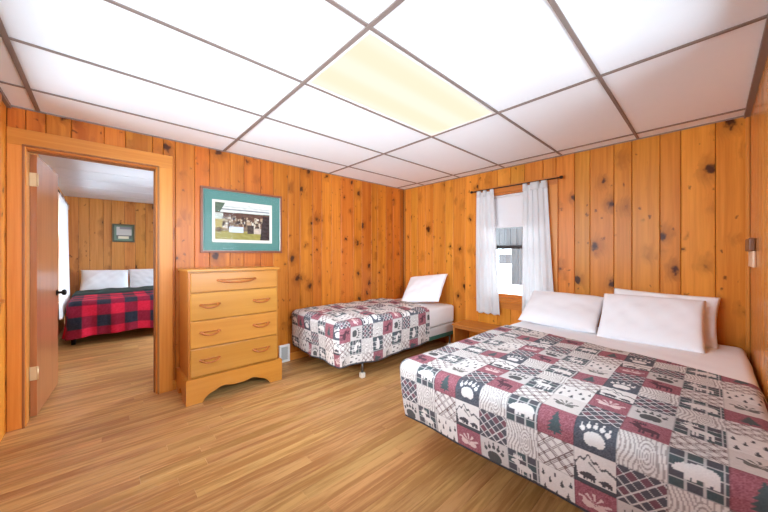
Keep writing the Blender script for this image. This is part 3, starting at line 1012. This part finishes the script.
# ------------------------------------------------------------------ dresser
ds = thing('dresser', (0.885, 3.08, 0), label='honey coloured four drawer wooden dresser under the framed picture', cat='dresser')
dx0, dx1, dyf, dyb = 0.512, 1.258, 2.880, 3.272
box('side_panel', dx0, dx0 + 0.022, dyf, dyb, 0.0, 1.070, M['honey_side'], ds, 0.002)
box('side_panel', dx1 - 0.022, dx1, dyf, dyb, 0.0, 1.070, M['honey_side'], ds, 0.002)
box('back_panel', dx0 + 0.022, dx1 - 0.022, dyb - 0.012, dyb, 0.1, 1.070, M['honey_side'], ds)
box('case_top', dx0 - 0.012, dx1 + 0.012, dyf - 0.018, dyb + 0.004, 1.070, 1.092, M['honey_base'], ds, 0.005, 2)
box('case_frame', dx0 + 0.022, dx1 - 0.022, dyf + 0.004, dyf + 0.022, 0.15, 1.070, M['honey_side'], ds)
for i, (z0, z1) in enumerate(((0.901, 1.062), (0.670, 0.893), (0.445, 0.662), (0.212, 0.437))):
    d = box('drawer', dx0 + 0.012, dx1 - 0.012, dyf - 0.016, dyf + 0.004, z0, z1, M['honey'], ds, 0.006, 2)
    zc = (z0 + z1) / 2 + 0.005
    for (hx, hw) in (((0.880, 0.150),) if i == 0 else ((0.667, 0.066), (1.093, 0.066))):
        bm = bmesh.new()
        yf = dyf - 0.016
        pts = []
        for k in range(13):
            t = k / 12
            pts.append((hx - hw + 2 * hw * t, yf - 0.005 - 0.020 * math.sin(math.pi * t) ** 0.45, zc + 0.008 - 0.022 * math.sin(math.pi * t) ** 0.6))
        tube_bm(bm, pts, [0.0065 + 0.003 * abs(2 * (k / 12) - 1) for k in range(13)], 8)
        bm_box(bm, hx - hw, hx + hw, yf - 0.004, yf, zc + 0.006, zc + 0.016)
        for s in (-1, 1):
            bmesh.ops.create_uvsphere(bm, u_segments=10, v_segments=6, radius=0.013,
                                      matrix=Matrix.Translation((hx + s * hw, yf - 0.003, zc + 0.008)) @ Matrix.Diagonal((1.3, 0.5, 0.9, 1)))
        from_bm('pull', bm, M['pull'], d, smooth=True)
# scalloped base board
bx0, bx1 = 0.490, 1.284
out_l = [(bx0, 0.0), (bx0 + 0.115, 0.0), (bx0 + 0.135, 0.030), (bx0 + 0.165, 0.055), (bx0 + 0.21, 0.072), (bx0 + 0.25, 0.092), (bx0 + 0.29, 0.096),
         (bx0 + 0.33, 0.084), (bx0 + 0.365, 0.080), (bx0 + 0.397, 0.080)]
outl = out_l + [(bx0 + bx1 - p, z) for p, z in out_l[::-1][1:]] + [(bx1, 0.195), (bx1 - 0.008, 0.204), (bx0 + 0.008, 0.204), (bx0, 0.195)]
prism('base_front', outl, 'y', dyf - 0.038, dyf - 0.0165, M['honey_base'], ds)
out_s = [(dyf - 0.016, 0.0), (dyf + 0.10, 0.0), (dyf + 0.13, 0.05), (dyf + 0.2, 0.08), (dyb - 0.13, 0.05), (dyb - 0.10, 0.0), (dyb, 0.0), (dyb, 0.200), (dyf - 0.016, 0.200)]
for (a, c) in ((bx0, dx0 - 0.0005), (dx1 + 0.0005, bx1)):
    prism('base_side', out_s, 'x', a, c, M['honey_base'], ds)

# ------------------------------------------------------------------ vent and wall box
vt = thing('floor_vent', (1.507, YL, 0.0), label='small white vent cover low on the wall beside the dresser', cat='vent')
frame_rails(1.446, 1.568, YL - 0.030, YL - 0.001, 0.004, 0.196, 0.022, M['white_plastic'], vt, 'vent_frame')
box('vent_back', 1.468, 1.546, YL - 0.010, YL - 0.001, 0.026, 0.174, M['grey_vent'], vt)
for k in range(8):
    z = 0.034 + k * 0.018
    box('vent_slat', 1.468, 1.546, YL - 0.024, YL - 0.012, z, z + 0.008, M['grey_vent'], vt, 0.002)

wb = thing('wall_switch', (3.32, YR, 1.22), label='small brown wall box with cream lower half on the far right wall', cat='wall switch')
box('cover', 3.06, 3.36, YR + 0.001, YR + 0.030, 1.235, 1.322, M['box_brown'], wb, 0.008, 2)
box('base', 3.04, 3.34, YR + 0.001, YR + 0.016, 1.130, 1.235, M['box_cream'], wb, 0.006, 2)

# ------------------------------------------------------------------ low bench between the beds
nb = thing('low_bench', (3.32, 1.84, 0), label='low orange pine bench under the window between the two beds', cat='bench')
bxa, bxb, bya, byb, bz = 3.150, 3.474, 1.54, 2.150, 0.372
box('bench_top', bxa - 0.012, bxb, bya - 0.012, byb + 0.012, bz - 0.022, bz, M['bench'], nb, 0.004, 2)
box('side_panel', bxa, bxb - 0.004, byb - 0.022, byb, 0, bz - 0.022, M['bench_z'], nb, 0.002)
box('side_panel', bxa, bxb - 0.004, bya, bya + 0.022, 0, bz - 0.022, M['bench_z'], nb, 0.002)
box('apron', bxa + 0.006, bxa + 0.022, bya + 0.022, byb - 0.022, bz - 0.052, bz - 0.022, M['bench'], nb, 0.002)
box('shelf', bxa + 0.01, bxb - 0.004, bya + 0.022, byb - 0.022, 0.07, 0.088, M['bench'], nb, 0.002)

# ------------------------------------------------------------------ printed patchwork
CREAM, GREY, CHAR, GREEN, RED, MAUVE = (np.array(c, float) for c in ((220, 215, 211), (199, 193, 190), (86, 85, 91), (78, 90, 92), (152, 95, 104), (118, 84, 92)))


def ell(a, b, ca, cb, ra, rb):
    return ((a - ca) / ra) ** 2 + ((b - cb) / rb) ** 2 < 1


def bear_m(a, b):
    m = ell(a, b, 0.55, 0.52, 0.30, 0.17) | ell(a, b, 0.70, 0.50, 0.18, 0.17) | ell(a, b, 0.24, 0.50, 0.12, 0.10) | ell(a, b, 0.14, 0.46, 0.07, 0.05) | ell(a, b, 0.27, 0.60, 0.035, 0.04)
    for l, r_ in ((0.29, 0.39), (0.42, 0.50), (0.62, 0.71), (0.76, 0.86)):
        m |= (a > l) & (a < r_) & (b > 0.27) & (b < 0.5)
    return m


def moose_m(a, b):
    m = ell(a, b, 0.55, 0.48, 0.24, 0.12) | ell(a, b, 0.30, 0.60, 0.09, 0.12) | ell(a, b, 0.20, 0.62, 0.09, 0.05)
    m |= ell(a, b, 0.33, 0.78, 0.16, 0.05) | ((np.abs(b - 0.84) < 0.05) & (np.abs((a * 16) % 1 - 0.5) < 0.25) & (a > 0.2) & (a < 0.47))
    for l in (0.36, 0.44, 0.64, 0.73):
        m |= (a > l) & (a < l + 0.05) & (b > 0.15) & (b < 0.48)
    return m


def tree_m(a, b, ca=0.5, b0=0.12, h=0.76, w=0.30):
    t = (b - b0) / h
    saw = 0.55 + 0.45 * (1 - (t * 5) % 1.0)
    m = (t > 0.08) & (t < 1) & (np.abs(a - ca) < w * (1 - t) * saw)
    return m | ((t > -0.03) & (t <= 0.1) & (np.abs(a - ca) < 0.03))


def paw_m(a, b):
    m = ell(a, b, 0.5, 0.38, 0.25, 0.19) | ell(a, b, 0.40, 0.30, 0.13, 0.12) | ell(a, b, 0.62, 0.30, 0.13, 0.12)
    for ca, cb in ((0.20, 0.60), (0.34, 0.70), (0.50, 0.735), (0.66, 0.70), (0.80, 0.60)):
        m |= ell(a, b, ca, cb, 0.062, 0.075) | ell(a, b, ca + (ca - 0.5) * 0.12, cb + 0.135, 0.022, 0.055)
    return m


def bough_m(a, b, ca=0.5, cb=0.5, s=1.0):
    m = ell(a, b, ca - 0.16 * s, cb - 0.06 * s, 0.15 * s, 0.10 * s) | ell(a, b, ca + 0.16 * s, cb - 0.08 * s, 0.14 * s, 0.10 * s)
    ang = np.arctan2(b - cb, a - ca)
    rad = np.hypot(a - ca, b - cb)
    return m | ((np.abs(np.sin(ang * 4.5 + 0.6)) > 0.80) & (rad < 0.30 * s) & (b > cb - 0.05)) | ((np.abs(b - cb - 0.1 * np.sin(a * 9)) < 0.035) & (np.abs(a - ca) < 0.40 * s))


def patch(kind, a, b, sx, sy):
    n = a.size
    fine = rng.normal(0, 0.55, n)
    c = np.zeros((n, 3)) + CREAM

    def put(m, col):
        c[m] = col

    def grid_plaid():
        c[:] = np.where(((np.floor(a * 3.2) + np.floor(b * 4)) % 2)[:, None] > 0, CHAR, GREEN)
        put((np.abs((a * 3.2) % 1 - 0.5) > 0.44) | (np.abs((b * 4) % 1 - 0.5) > 0.44), np.array([188, 186, 184.]))
    if kind == 'wood':
        r = np.hypot((a - 0.62) * 1.7, (b - 0.45) * 0.75)
        ph = np.where(r < 0.33, r * 11, a * 9 + 0.5 * np.sin(b * 6 + a * 3) + 2.2 * np.exp(-((b - 0.45) / 0.3) ** 2) * (a - 0.62))
        put(np.abs(ph % 1 - 0.5) < 0.19, np.array([166, 158, 154.]))
    elif kind == 'bear':
        grid_plaid()
        put(bear_m(a, b), CREAM)
    elif kind == 'tree':
        c[:] = RED + fine[:, None] * 14
        put(tree_m(a, b), GREEN)
    elif kind == 'paw':
        c[:] = CHAR + np.array([0, 4, 6]) + fine[:, None] * 10
        put(paw_m(a, b), CREAM)
    elif kind == 'redmoose':
        c[:] = RED + fine[:, None] * 12
        put(moose_m(a, b), np.array([88, 60, 68.]))
    elif kind == 'greypaw':
        c[:] = GREY
        put(paw_m(a, b), np.array([84, 84, 84.]))
    elif kind == 'lattice':
        p, q = (a + b) * 3.2, (a - b) * 3.2
        c[:] = np.where(((np.floor(p) + 2 * np.floor(q)) % 3)[:, None] > 1.5, MAUVE, CHAR)
        put((np.abs(p % 1 - 0.5) > 0.43) | (np.abs(q % 1 - 0.5) > 0.43), np.array([206, 202, 200.]))
    elif kind == 'plaid':
        p, q = (a + b) * 2.6, (a - b) * 2.6
        for t in (p, q):
            f = t % 1
            put((np.abs(f - 0.38) < 0.05) | (np.abs(f - 0.55) < 0.035) | (np.abs(f - 0.70) < 0.02), np.array([126, 108, 106.]))
    elif kind == 'plaidmoose':
        grid_plaid()
        put(moose_m(a, b), CREAM)
    elif kind == 'bough':
        c[:] = GREY + np.array([10, 8, 6])
        put(bough_m(a, b, 0.5, 0.5, 0.9), np.array([112, 108, 104.]))
    elif kind == 'forest':
        for ca, b0, s in ((0.16, 0.12, 1), (0.5, 0.05, 1.1), (0.82, 0.16, 1), (0.32, 0.46, .9), (0.66, 0.5, 1), (0.9, 0.62, .8), (0.12, 0.64, .8), (0.47, 0.74, .7)):
            put(tree_m(a, b, ca, b0, 0.26 * s, 0.085 * s), np.array([82, 82, 84.]))
    elif kind == 'mountain':
        ridge = 0.85 - 0.75 * np.abs(a - 0.36) - 0.05 * np.sin(a * 30)
        ridge = np.maximum(ridge, 0.66 - 0.6 * np.abs(a - 0.78))
        put(np.abs(b - ridge) < 0.035, np.array([92, 92, 94.]))
        put((np.abs(b - (0.70 - 0.9 * (a - 0.36))) < 0.03) & (a > 0.36) & (b > 0.5), np.array([120, 118, 118.]))
        put((b < 0.12) | tree_m(a, b, 0.04, 0.08, 0.5, 0.10), np.array([78, 78, 82.]))
        put(bear_m((a - 0.10) / 0.5, (b - 0.02) / 0.52), np.array([78, 76, 80.]))
        put(bear_m((a - 0.58) / 0.38, (b - 0.05) / 0.40), np.array([78, 76, 80.]))
    elif kind == 'pinecone':
        c[:] = RED + fine[:, None] * 12
        put(bough_m(a, b), np.array([214, 190, 186.]))
    c += fine[:, None] * 5
    return c


QUILT = [['wood', 'redmoose', 'greypaw', 'lattice'],
         ['bear', 'plaid', 'plaidmoose', 'wood'],
         ['tree', 'bough', 'forest', 'plaid'],
         ['paw', 'lattice', 'pinecone', 'mountain']]


def quilt_colour(s, t, size=0.137):
    """s: across the bed (to the right seen from the foot), t: from the foot towards the head"""
    a, b = s / size, t / size
    ci, ri = np.floor(a).astype(int), np.floor(b).astype(int)
    fa, fb = a - ci, b - ri
    out = np.zeros((s.size, 3))
    for i in range(4):
        for j in range(4):
            m = (ci % 4 == i) & (ri % 4 == j)
            if m.any():
                out[m] = patch(QUILT[i][j], fa[m], fb[m], s[m], t[m])
    out[(fa < 0.012) | (fb < 0.012)] *= 0.88
    return out


def plaid_colour(s, t, size=0.145):
    a = (np.floor(s / size).astype(int) % 2) == 0
    b = (np.floor(t / size).astype(int) % 2) == 0
    out = np.zeros((s.size, 3)) + np.array([214, 36, 66.])
    out[a & b] = (44, 46, 58)
    out[a ^ b] = (140, 30, 54)
    return out + rng.normal(0, 4, s.size)[:, None]


def drape(name, x0, xend, y0, y1, ztop, drop, r, res, mat, parent=None, colour=None, tuck=0.0, fold=0.0, folds=9.0, seed=0, bumpy=0.004,
          axis_foot='x', sides=(True, True), hem_wave=0.0, s0=0.0, t0=0.0, solid=0.006, hem_col=None, lift=0.0):
    """cloth laid over a bed: foot at x0 (towards -x), far side y1, near side y0, head end at xend(y).
    Top sheet plus a skirt that runs round the foot with rounded edges; printed colours in flat cloth coordinates."""
    xi, ya, yb = x0 + r, y0 + r, y1 - r
    ny = max(8, int((yb - ya) / res))
    nx = max(8, int((xend((ya + yb) / 2) - xi) / res))
    yy = np.linspace(ya, yb, ny + 1)[:, None]
    tt = np.linspace(0, 1, nx + 1)[None, :]
    xe = np.array([xend(v) for v in yy[:, 0]])[:, None]
    X = xi + (xe - xi) * tt
    Y = yy + 0 * tt
    hump = lambda X, Y: bumpy * (snoise(X * 9, Y * 11, seed) + 0.6 * snoise(X * 31, Y * 27, seed + 1))
    Z = ztop + hump(X, Y)
    co1, q1 = grid_mesh(name, X, Y, Z)
    s1 = (y1 - Y).ravel()
    u1 = (X - x0 + r * (math.pi / 2 - 1)).ravel()
    # skirt path: far side from the head to the foot, round the corner, along the foot, round, near side back to the head
    path = []          # (qx, qy, nx, ny, face)
    nxs = nx
    tx = np.linspace(1, 0, nxs + 1)
    xh1, xh0 = xend(yb), xend(ya)
    if sides[0]:
        for t in tx:
            path.append((xi + (xh1 - xi) * t, yb, 0.0, 1.0, 1))
    nc = 14
    cs = np.linspace(90, 180, nc + 1)[(1 if sides[0] else 0):]
    for k in cs:
        path.append((xi, yb, math.cos(R(k)), math.sin(R(k)), 1 if k < 135 else 0))
    for v in np.linspace(yb, ya, ny + 1)[1:]:
        path.append((xi, v, -1.0, 0.0, 0))
    if sides[1]:
        for k in np.linspace(180, 270, nc + 1)[1:]:
            path.append((xi, ya, math.cos(R(k)), math.sin(R(k)), 0 if k < 225 else 2))
        for t in tx[::-1][1:]:
            path.append((xi + (xh0 - xi) * t, ya, 0.0, -1.0, 2))
    P = np.array(path)
    arc = r * math.pi / 2
    D = arc + drop - r
    nd = max(8, int(D / res))
    d = np.linspace(0, D, nd + 1)[None, :]
    th = np.clip(d / r, 0, math.pi / 2)
    outw = r * np.sin(th)
    down = r * (1 - np.cos(th)) + np.clip(d - arc, 0, None)
    seg = np.hypot(np.diff(P[:, 0] + r * P[:, 2]), np.diff(P[:, 1] + r * P[:, 3]))
    s_len = np.concatenate([[0], np.cumsum(seg)])[:, None]
    low = np.clip((d - arc * 0.5) / (D - arc * 0.5), 0, 1)
    w = np.sin(s_len * folds + 1.3 * np.sin(s_len * folds * 0.37 + seed)) + 0.5 * np.sin(s_len * folds * 2.3 + seed)
    off = outw + fold * low * w - tuck * low ** 2 + bumpy * 0.8 * snoise(s_len * 14, d * 16, seed + 5) * np.clip(d / 0.05, 0, 1)
    Xs = P[:, 0:1] + P[:, 2:3] * off
    Ys = P[:, 1:2] + P[:, 3:4] * off
    wave = hem_wave * low * (np.sin(s_len * 5.1 + seed) + 0.6 * np.sin(s_len * 11.7 + 2 * seed))
    wave = wave + lift * low * np.clip((P[:, 1:2] - ya) / (yb - ya), 0, 1)
    Zs = ztop - down + wave + hump(P[:, 0:1] + 0 * d, P[:, 1:2] + 0 * d) * np.clip(1 - d / 0.08, 0, 1)
    co2, q2 = grid_mesh(name, Xs, Ys, Zs)
    face = P[:, 4:5] + 0 * d
    # flat cloth coordinates of the skirt
    ext = (P[:, 0:1] + 0 * d)
    extY = P[:, 1:2] + P[:, 3:4] * r * 0.9
    s_f = np.where(face == 0, (y1 - extY), np.where(face == 1, r - arc - d + arc * 0 + (y1 - yb) - r, (y1 - ya) + d))
    s_f = np.where(face == 1, (y1 - yb) - d, s_f)
    t_f = np.where(face == 0, (xi - x0 + r * (math.pi / 2 - 1)) - d, (ext + P[:, 2:3] * r * 0.9) - x0 + r * (math.pi / 2 - 1))
    co = np.concatenate([co1, co2])
    q = np.concatenate([q1, q2[:, ::-1] + len(co1)])
    me = quads_to_mesh(name, co, q)
    if colour is not None:
        s = np.concatenate([s1, s_f.ravel()])
        t = np.concatenate([u1, t_f.ravel()])
        rgb = colour(s + s0, t + t0)
        if hem_col is not None:
            rgb[np.concatenate([np.zeros(len(s1), bool), ((d > D - 0.014) & (face > -1)).ravel()])] = hem_col * 0.8  # colours the outermost strip of the hem darker
        set_print(me, rgb)
    bm = bmesh.new()
    bm.from_mesh(me)
    bmesh.ops.remove_doubles(bm, verts=list(bm.verts), dist=res * 0.02)
    bmesh.ops.recalc_face_normals(bm, faces=list(bm.faces))
    bm.to_mesh(me)
    bm.free()
    o = link_mesh(name, me, mat, parent, smooth=True)
    if solid:
        md = o.modifiers.new('thickness', 'SOLIDIFY')
        md.thickness = solid
        md.offset = -1
    return o


# ------------------------------------------------------------------ soft goods helpers
def pillow(name, w, h, t, mat, label, group, bottom, top, ydir=(0, 1, 0), seed=0, pinch=0.06, wr=0.006, parent=None):
    """cushion w wide, h high, t thick; bottom and top: middles of its lower and upper edge (room coordinates)"""
    n = 44
    u = np.linspace(-1, 1, n)[:, None] + np.zeros((1, n))
    v = np.linspace(-1, 1, n)[None, :] + np.zeros((n, 1))
    edge = np.clip((1 - np.abs(u) ** 2.6), 0, 1) * np.clip((1 - np.abs(v) ** 2.6), 0, 1)
    prof = edge ** 0.42
    A = u * w / 2 * (1 - pinch * (1 - v ** 2) * np.abs(u) ** 2)
    B = v * h / 2 * (1 - pinch * (1 - u ** 2) * np.abs(v) ** 2)
    wrk = wr * (snoise(u * 6, v * 7, seed) + 0.7 * snoise(u * 17, v * 13, seed + 3)) * prof
    bot, tp = Vector(bottom), Vector(top)
    mid = (bot + tp) / 2
    ez = (tp - bot).normalized()
    ex = Vector(ydir)
    ex = (ex - ez * ex.dot(ez)).normalized()
    en = ex.cross(ez).normalized()
    cs, qs, base = [], [], 0
    for sgn in (1, -1):
        C = sgn * (t / 2 * prof) + wrk
        pts = [A, B, C]
        X = mid.x + ex.x * A + ez.x * B + en.x * C
        Y = mid.y + ex.y * A + ez.y * B + en.y * C
        Z = mid.z + ex.z * A + ez.z * B + en.z * C
        co, q = grid_mesh(name, X, Y, Z)
        cs.append(co)
        qs.append((q if sgn > 0 else q[:, ::-1]) + base)
        base += len(co)
    me = quads_to_mesh(name, np.concatenate(cs), np.concatenate(qs))
    bm = bmesh.new()
    bm.from_mesh(me)
    bmesh.ops.remove_doubles(bm, verts=list(bm.verts), dist=0.0004)
    bmesh.ops.recalc_face_normals(bm, faces=list(bm.faces))
    bm.to_mesh(me)
    bm.free()
    o = link_mesh(name, me, mat, parent, smooth=True)
    return tag(o, label, 'pillow', group)


def bed_leg(par, x, y, z1, foot=True):
    l = tube('leg', [(x, y, 0.045), (x, y, z1)], 0.013, M['steel'], par, 10)
    if foot:
        c = box('caster', x - 0.024, x + 0.024, y - 0.024, y + 0.024, 0.0, 0.052, M['caster'], None, 0.008, 2)
        c.parent = l
        c.location = Vector((x, y, 0.026)) - abs_loc(l)
    return l


def soft_box(name, x0, x1, y0, y1, z0, z1, mat, par, r=0.03):
    bm = bmesh.new()
    bm_box(bm, x0, x1, y0, y1, z0, z1)
    bmesh.ops.bevel(bm, geom=list(bm.edges), offset=r, segments=4, profile=0.5, affect='EDGES')
    return from_bm(name, bm, mat, par, smooth=True)


def rail(name, pts_box, mat, par):
    """angle iron: an upright and a flat flange"""
    bm = bmesh.new()
    for b_ in pts_box:
        bm_box(bm, *b_)
    return from_bm(name, bm, mat, par)


def bed(name, label, x0, x1, y0, y1, zr, zb, zm, leg_spots, steel):
    bd = thing(name, ((x0 + x1) / 2, (y0 + y1) / 2, 0), label=label, cat='bed')
    rail('side_rail', [(x0 + 0.15, x1, y0, y0 + 0.004, zr - 0.012, zr + 0.036), (x0 + 0.15, x1, y0 + 0.004, y0 + 0.036, zr - 0.012, zr - 0.008)], steel, bd)
    rail('side_rail', [(x0 + 0.15, x1, y1 - 0.004, y1, zr - 0.012, zr + 0.036), (x0 + 0.15, x1, y1 - 0.036, y1 - 0.004, zr - 0.012, zr - 0.008)], steel, bd)
    for xx in (x0 + 0.33, x1 - 0.12):
        box('cross_rail', xx - 0.016, xx + 0.016, y0 + 0.006, y1 - 0.006, zr - 0.030, zr - 0.013, steel, bd)
    for (lx, ly) in leg_spots:
        bed_leg(bd, lx, ly, zr - 0.012)
    soft_box('box_spring', x0 + 0.015, x1 - 0.012, y0 + 0.006, y1 - 0.006, zr - 0.006, zb - 0.002, M['boxspring'], bd, 0.018)
    soft_box('mattress', x0 + 0.01, x1 - 0.005, y0 + 0.002, y1 - 0.002, zb, zm, M['mattress'], bd, 0.038)
    return bd


# twin bed along the doorway wall
bed('twin_bed', 'narrow bed on a green steel frame against the doorway wall', 1.585, 3.455, 2.325, 3.262, 0.175, 0.315, 0.548,
    [(1.885, 2.345), (1.885, 3.235), (3.36, 2.345), (3.36, 3.235)], M['green_steel'])
q1 = drape('quilt', 1.572, lambda y: 2.86 + 0.10 * math.sin((y - 2.3) * 2.0), 2.290, 3.284, 0.592, 0.438, 0.070, 0.0060, M['quilt'], colour=quilt_colour,
           tuck=0.015, fold=0.007, folds=15.0, seed=3, bumpy=0.013, hem_wave=0.012, sides=(False, True), s0=0.07, t0=0.10, solid=0.006, hem_col=CHAR, lift=0.035)
tag(q1, 'black white and maroon bear print patchwork quilt spread on the narrow bed', 'quilt', 'patchwork quilts')
pillow('pillow', 0.62, 0.46, 0.12, M['linen'], 'white pillow propped upright against the corner on the narrow bed', None,
       (3.115, 2.665, 0.590), (3.395, 2.735, 0.905), seed=2, pinch=0.03)

# large bed by the right wall
bed('queen_bed', 'large bed in front on the right beside the pine wall', 1.425, 3.418, -0.158, 1.335, 0.218, 0.325, 0.520,
    [(1.70, -0.13), (1.70, 1.30), (2.5, 0.59), (3.3, -0.13), (3.3, 1.30)], M['dark_steel'])
sh_ = drape('bed_sheet', 2.25, lambda y: 3.408, -0.176, 1.352, 0.5345, 0.36, 0.045, 0.02, M['linen'], tuck=0.0, fold=0.004, folds=12, seed=8, bumpy=0.004, solid=0.003)
tag(sh_, 'smooth white sheet between the pillows and the quilt on the large bed', 'sheet')
q2 = drape('quilt', 1.372, lambda y: 2.66 + 0.20 * (y - 0.5) * (1 if y < 0.9 else 1) - 0.25 * max(0, 0.2 - y), -0.186, 1.366, 0.548, 0.355, 0.060, 0.0036, M['quilt'],
           colour=quilt_colour, tuck=0.035, fold=0.004, folds=8.0, seed=6, bumpy=0.005, s0=-0.034, t0=0.036, solid=0.008, hem_col=CHAR)
tag(q2, 'black white and maroon bear print patchwork quilt spread on the large bed', 'quilt', 'patchwork quilts')
pillow('pillow', 0.66, 0.44, 0.15, M['linen'], 'white pillow on the large bed leaning below the right curtain', 'white pillows on the large bed',
       (3.070, 0.985, 0.578), (3.365, 0.975, 0.800), seed=5, pinch=0.035)
pillow('pillow', 0.66, 0.40, 0.11, M['linen'], 'white pillow leaning on the pine wall nearest the right wall, rear of two', 'white pillows on the large bed',
       (3.295, 0.290, 0.590), (3.408, 0.280, 0.842), seed=9, pinch=0.05, wr=0.014)
pillow('pillow', 0.63, 0.44, 0.13, M['linen'], 'white pillow in front of another at the right of the large bed', 'white pillows on the large bed',
       (3.060, 0.340, 0.570), (3.275, 0.340, 0.826), seed=13, pinch=0.03)

# bed in the room beyond
bb_ = thing('plaid_bed', (0.5, 6.65, 0), label='low bed seen through the doorway under red plaid', cat='bed')
soft_box('box_spring', -0.30, 1.30, 5.72, 7.60, 0.14, 0.34, M['boxspring'], bb_, 0.02)
soft_box('mattress', -0.30, 1.30, 5.71, 7.61, 0.34, 0.57, M['mattress'], bb_, 0.05)
for (lx, ly) in ((-0.28, 5.85), (1.2, 5.85), (-0.28, 7.45), (1.2, 7.45)):
    tube('leg', [(lx, ly, 0), (lx, ly, 0.145)], 0.025, M['black'], bb_, 10)


def rot_drape(*a, **k):
    """drape() lays its foot towards -x; turn it so that the foot faces -y"""
    o = drape(*a, **k)
    me = o.data
    n = len(me.vertices)
    co = np.empty(n * 3, np.float32)
    me.vertices.foreach_get('co', co)
    co = co.reshape(-1, 3)
    co = np.stack([-co[:, 1], co[:, 0], co[:, 2]], -1)
    me.vertices.foreach_set('co', co.astype(np.float32).ravel())
    me.update()
    l = o.location.copy()
    o.location = (-l.y, l.x, l.z)
    return o


pq = rot_drape('quilt', 5.685, lambda y: 7.10, -1.325, 0.345, 0.590, 0.47, 0.06, 0.012, M['plaid'], colour=plaid_colour, tuck=-0.02, fold=0.018, folds=17.0, seed=4,
               bumpy=0.008, hem_wave=0.016, solid=0.008)
tag(pq, 'red and black plaid quilt hanging over the bed beyond the doorway', 'quilt')
gb = rot_drape('blanket', 6.60, lambda y: 7.26, -1.335, 0.340, 0.618, 0.25, 0.05, 0.02, M['green_blanket'], tuck=0.0, fold=0.006, folds=10, seed=5, bumpy=0.008, solid=0.01)
tag(gb, 'dark green blanket folded across the plaid quilt below the pillows', 'blanket')
pillow('pillow', 0.65, 0.40, 0.13, M['linen'], 'white pillow at the left on the plaid bed beyond the doorway', 'pillows on the plaid bed',
       (0.04, 7.38, 0.600), (0.05, 7.53, 0.915), ydir=(1, 0, 0), seed=21, pinch=0.03)
pillow('pillow', 0.65, 0.40, 0.13, M['linen'], 'white pillow at the right on the plaid bed cut by the door casing', 'pillows on the plaid bed',
       (0.70, 7.38, 0.600), (0.70, 7.53, 0.920), ydir=(1, 0, 0), seed=22, pinch=0.03)
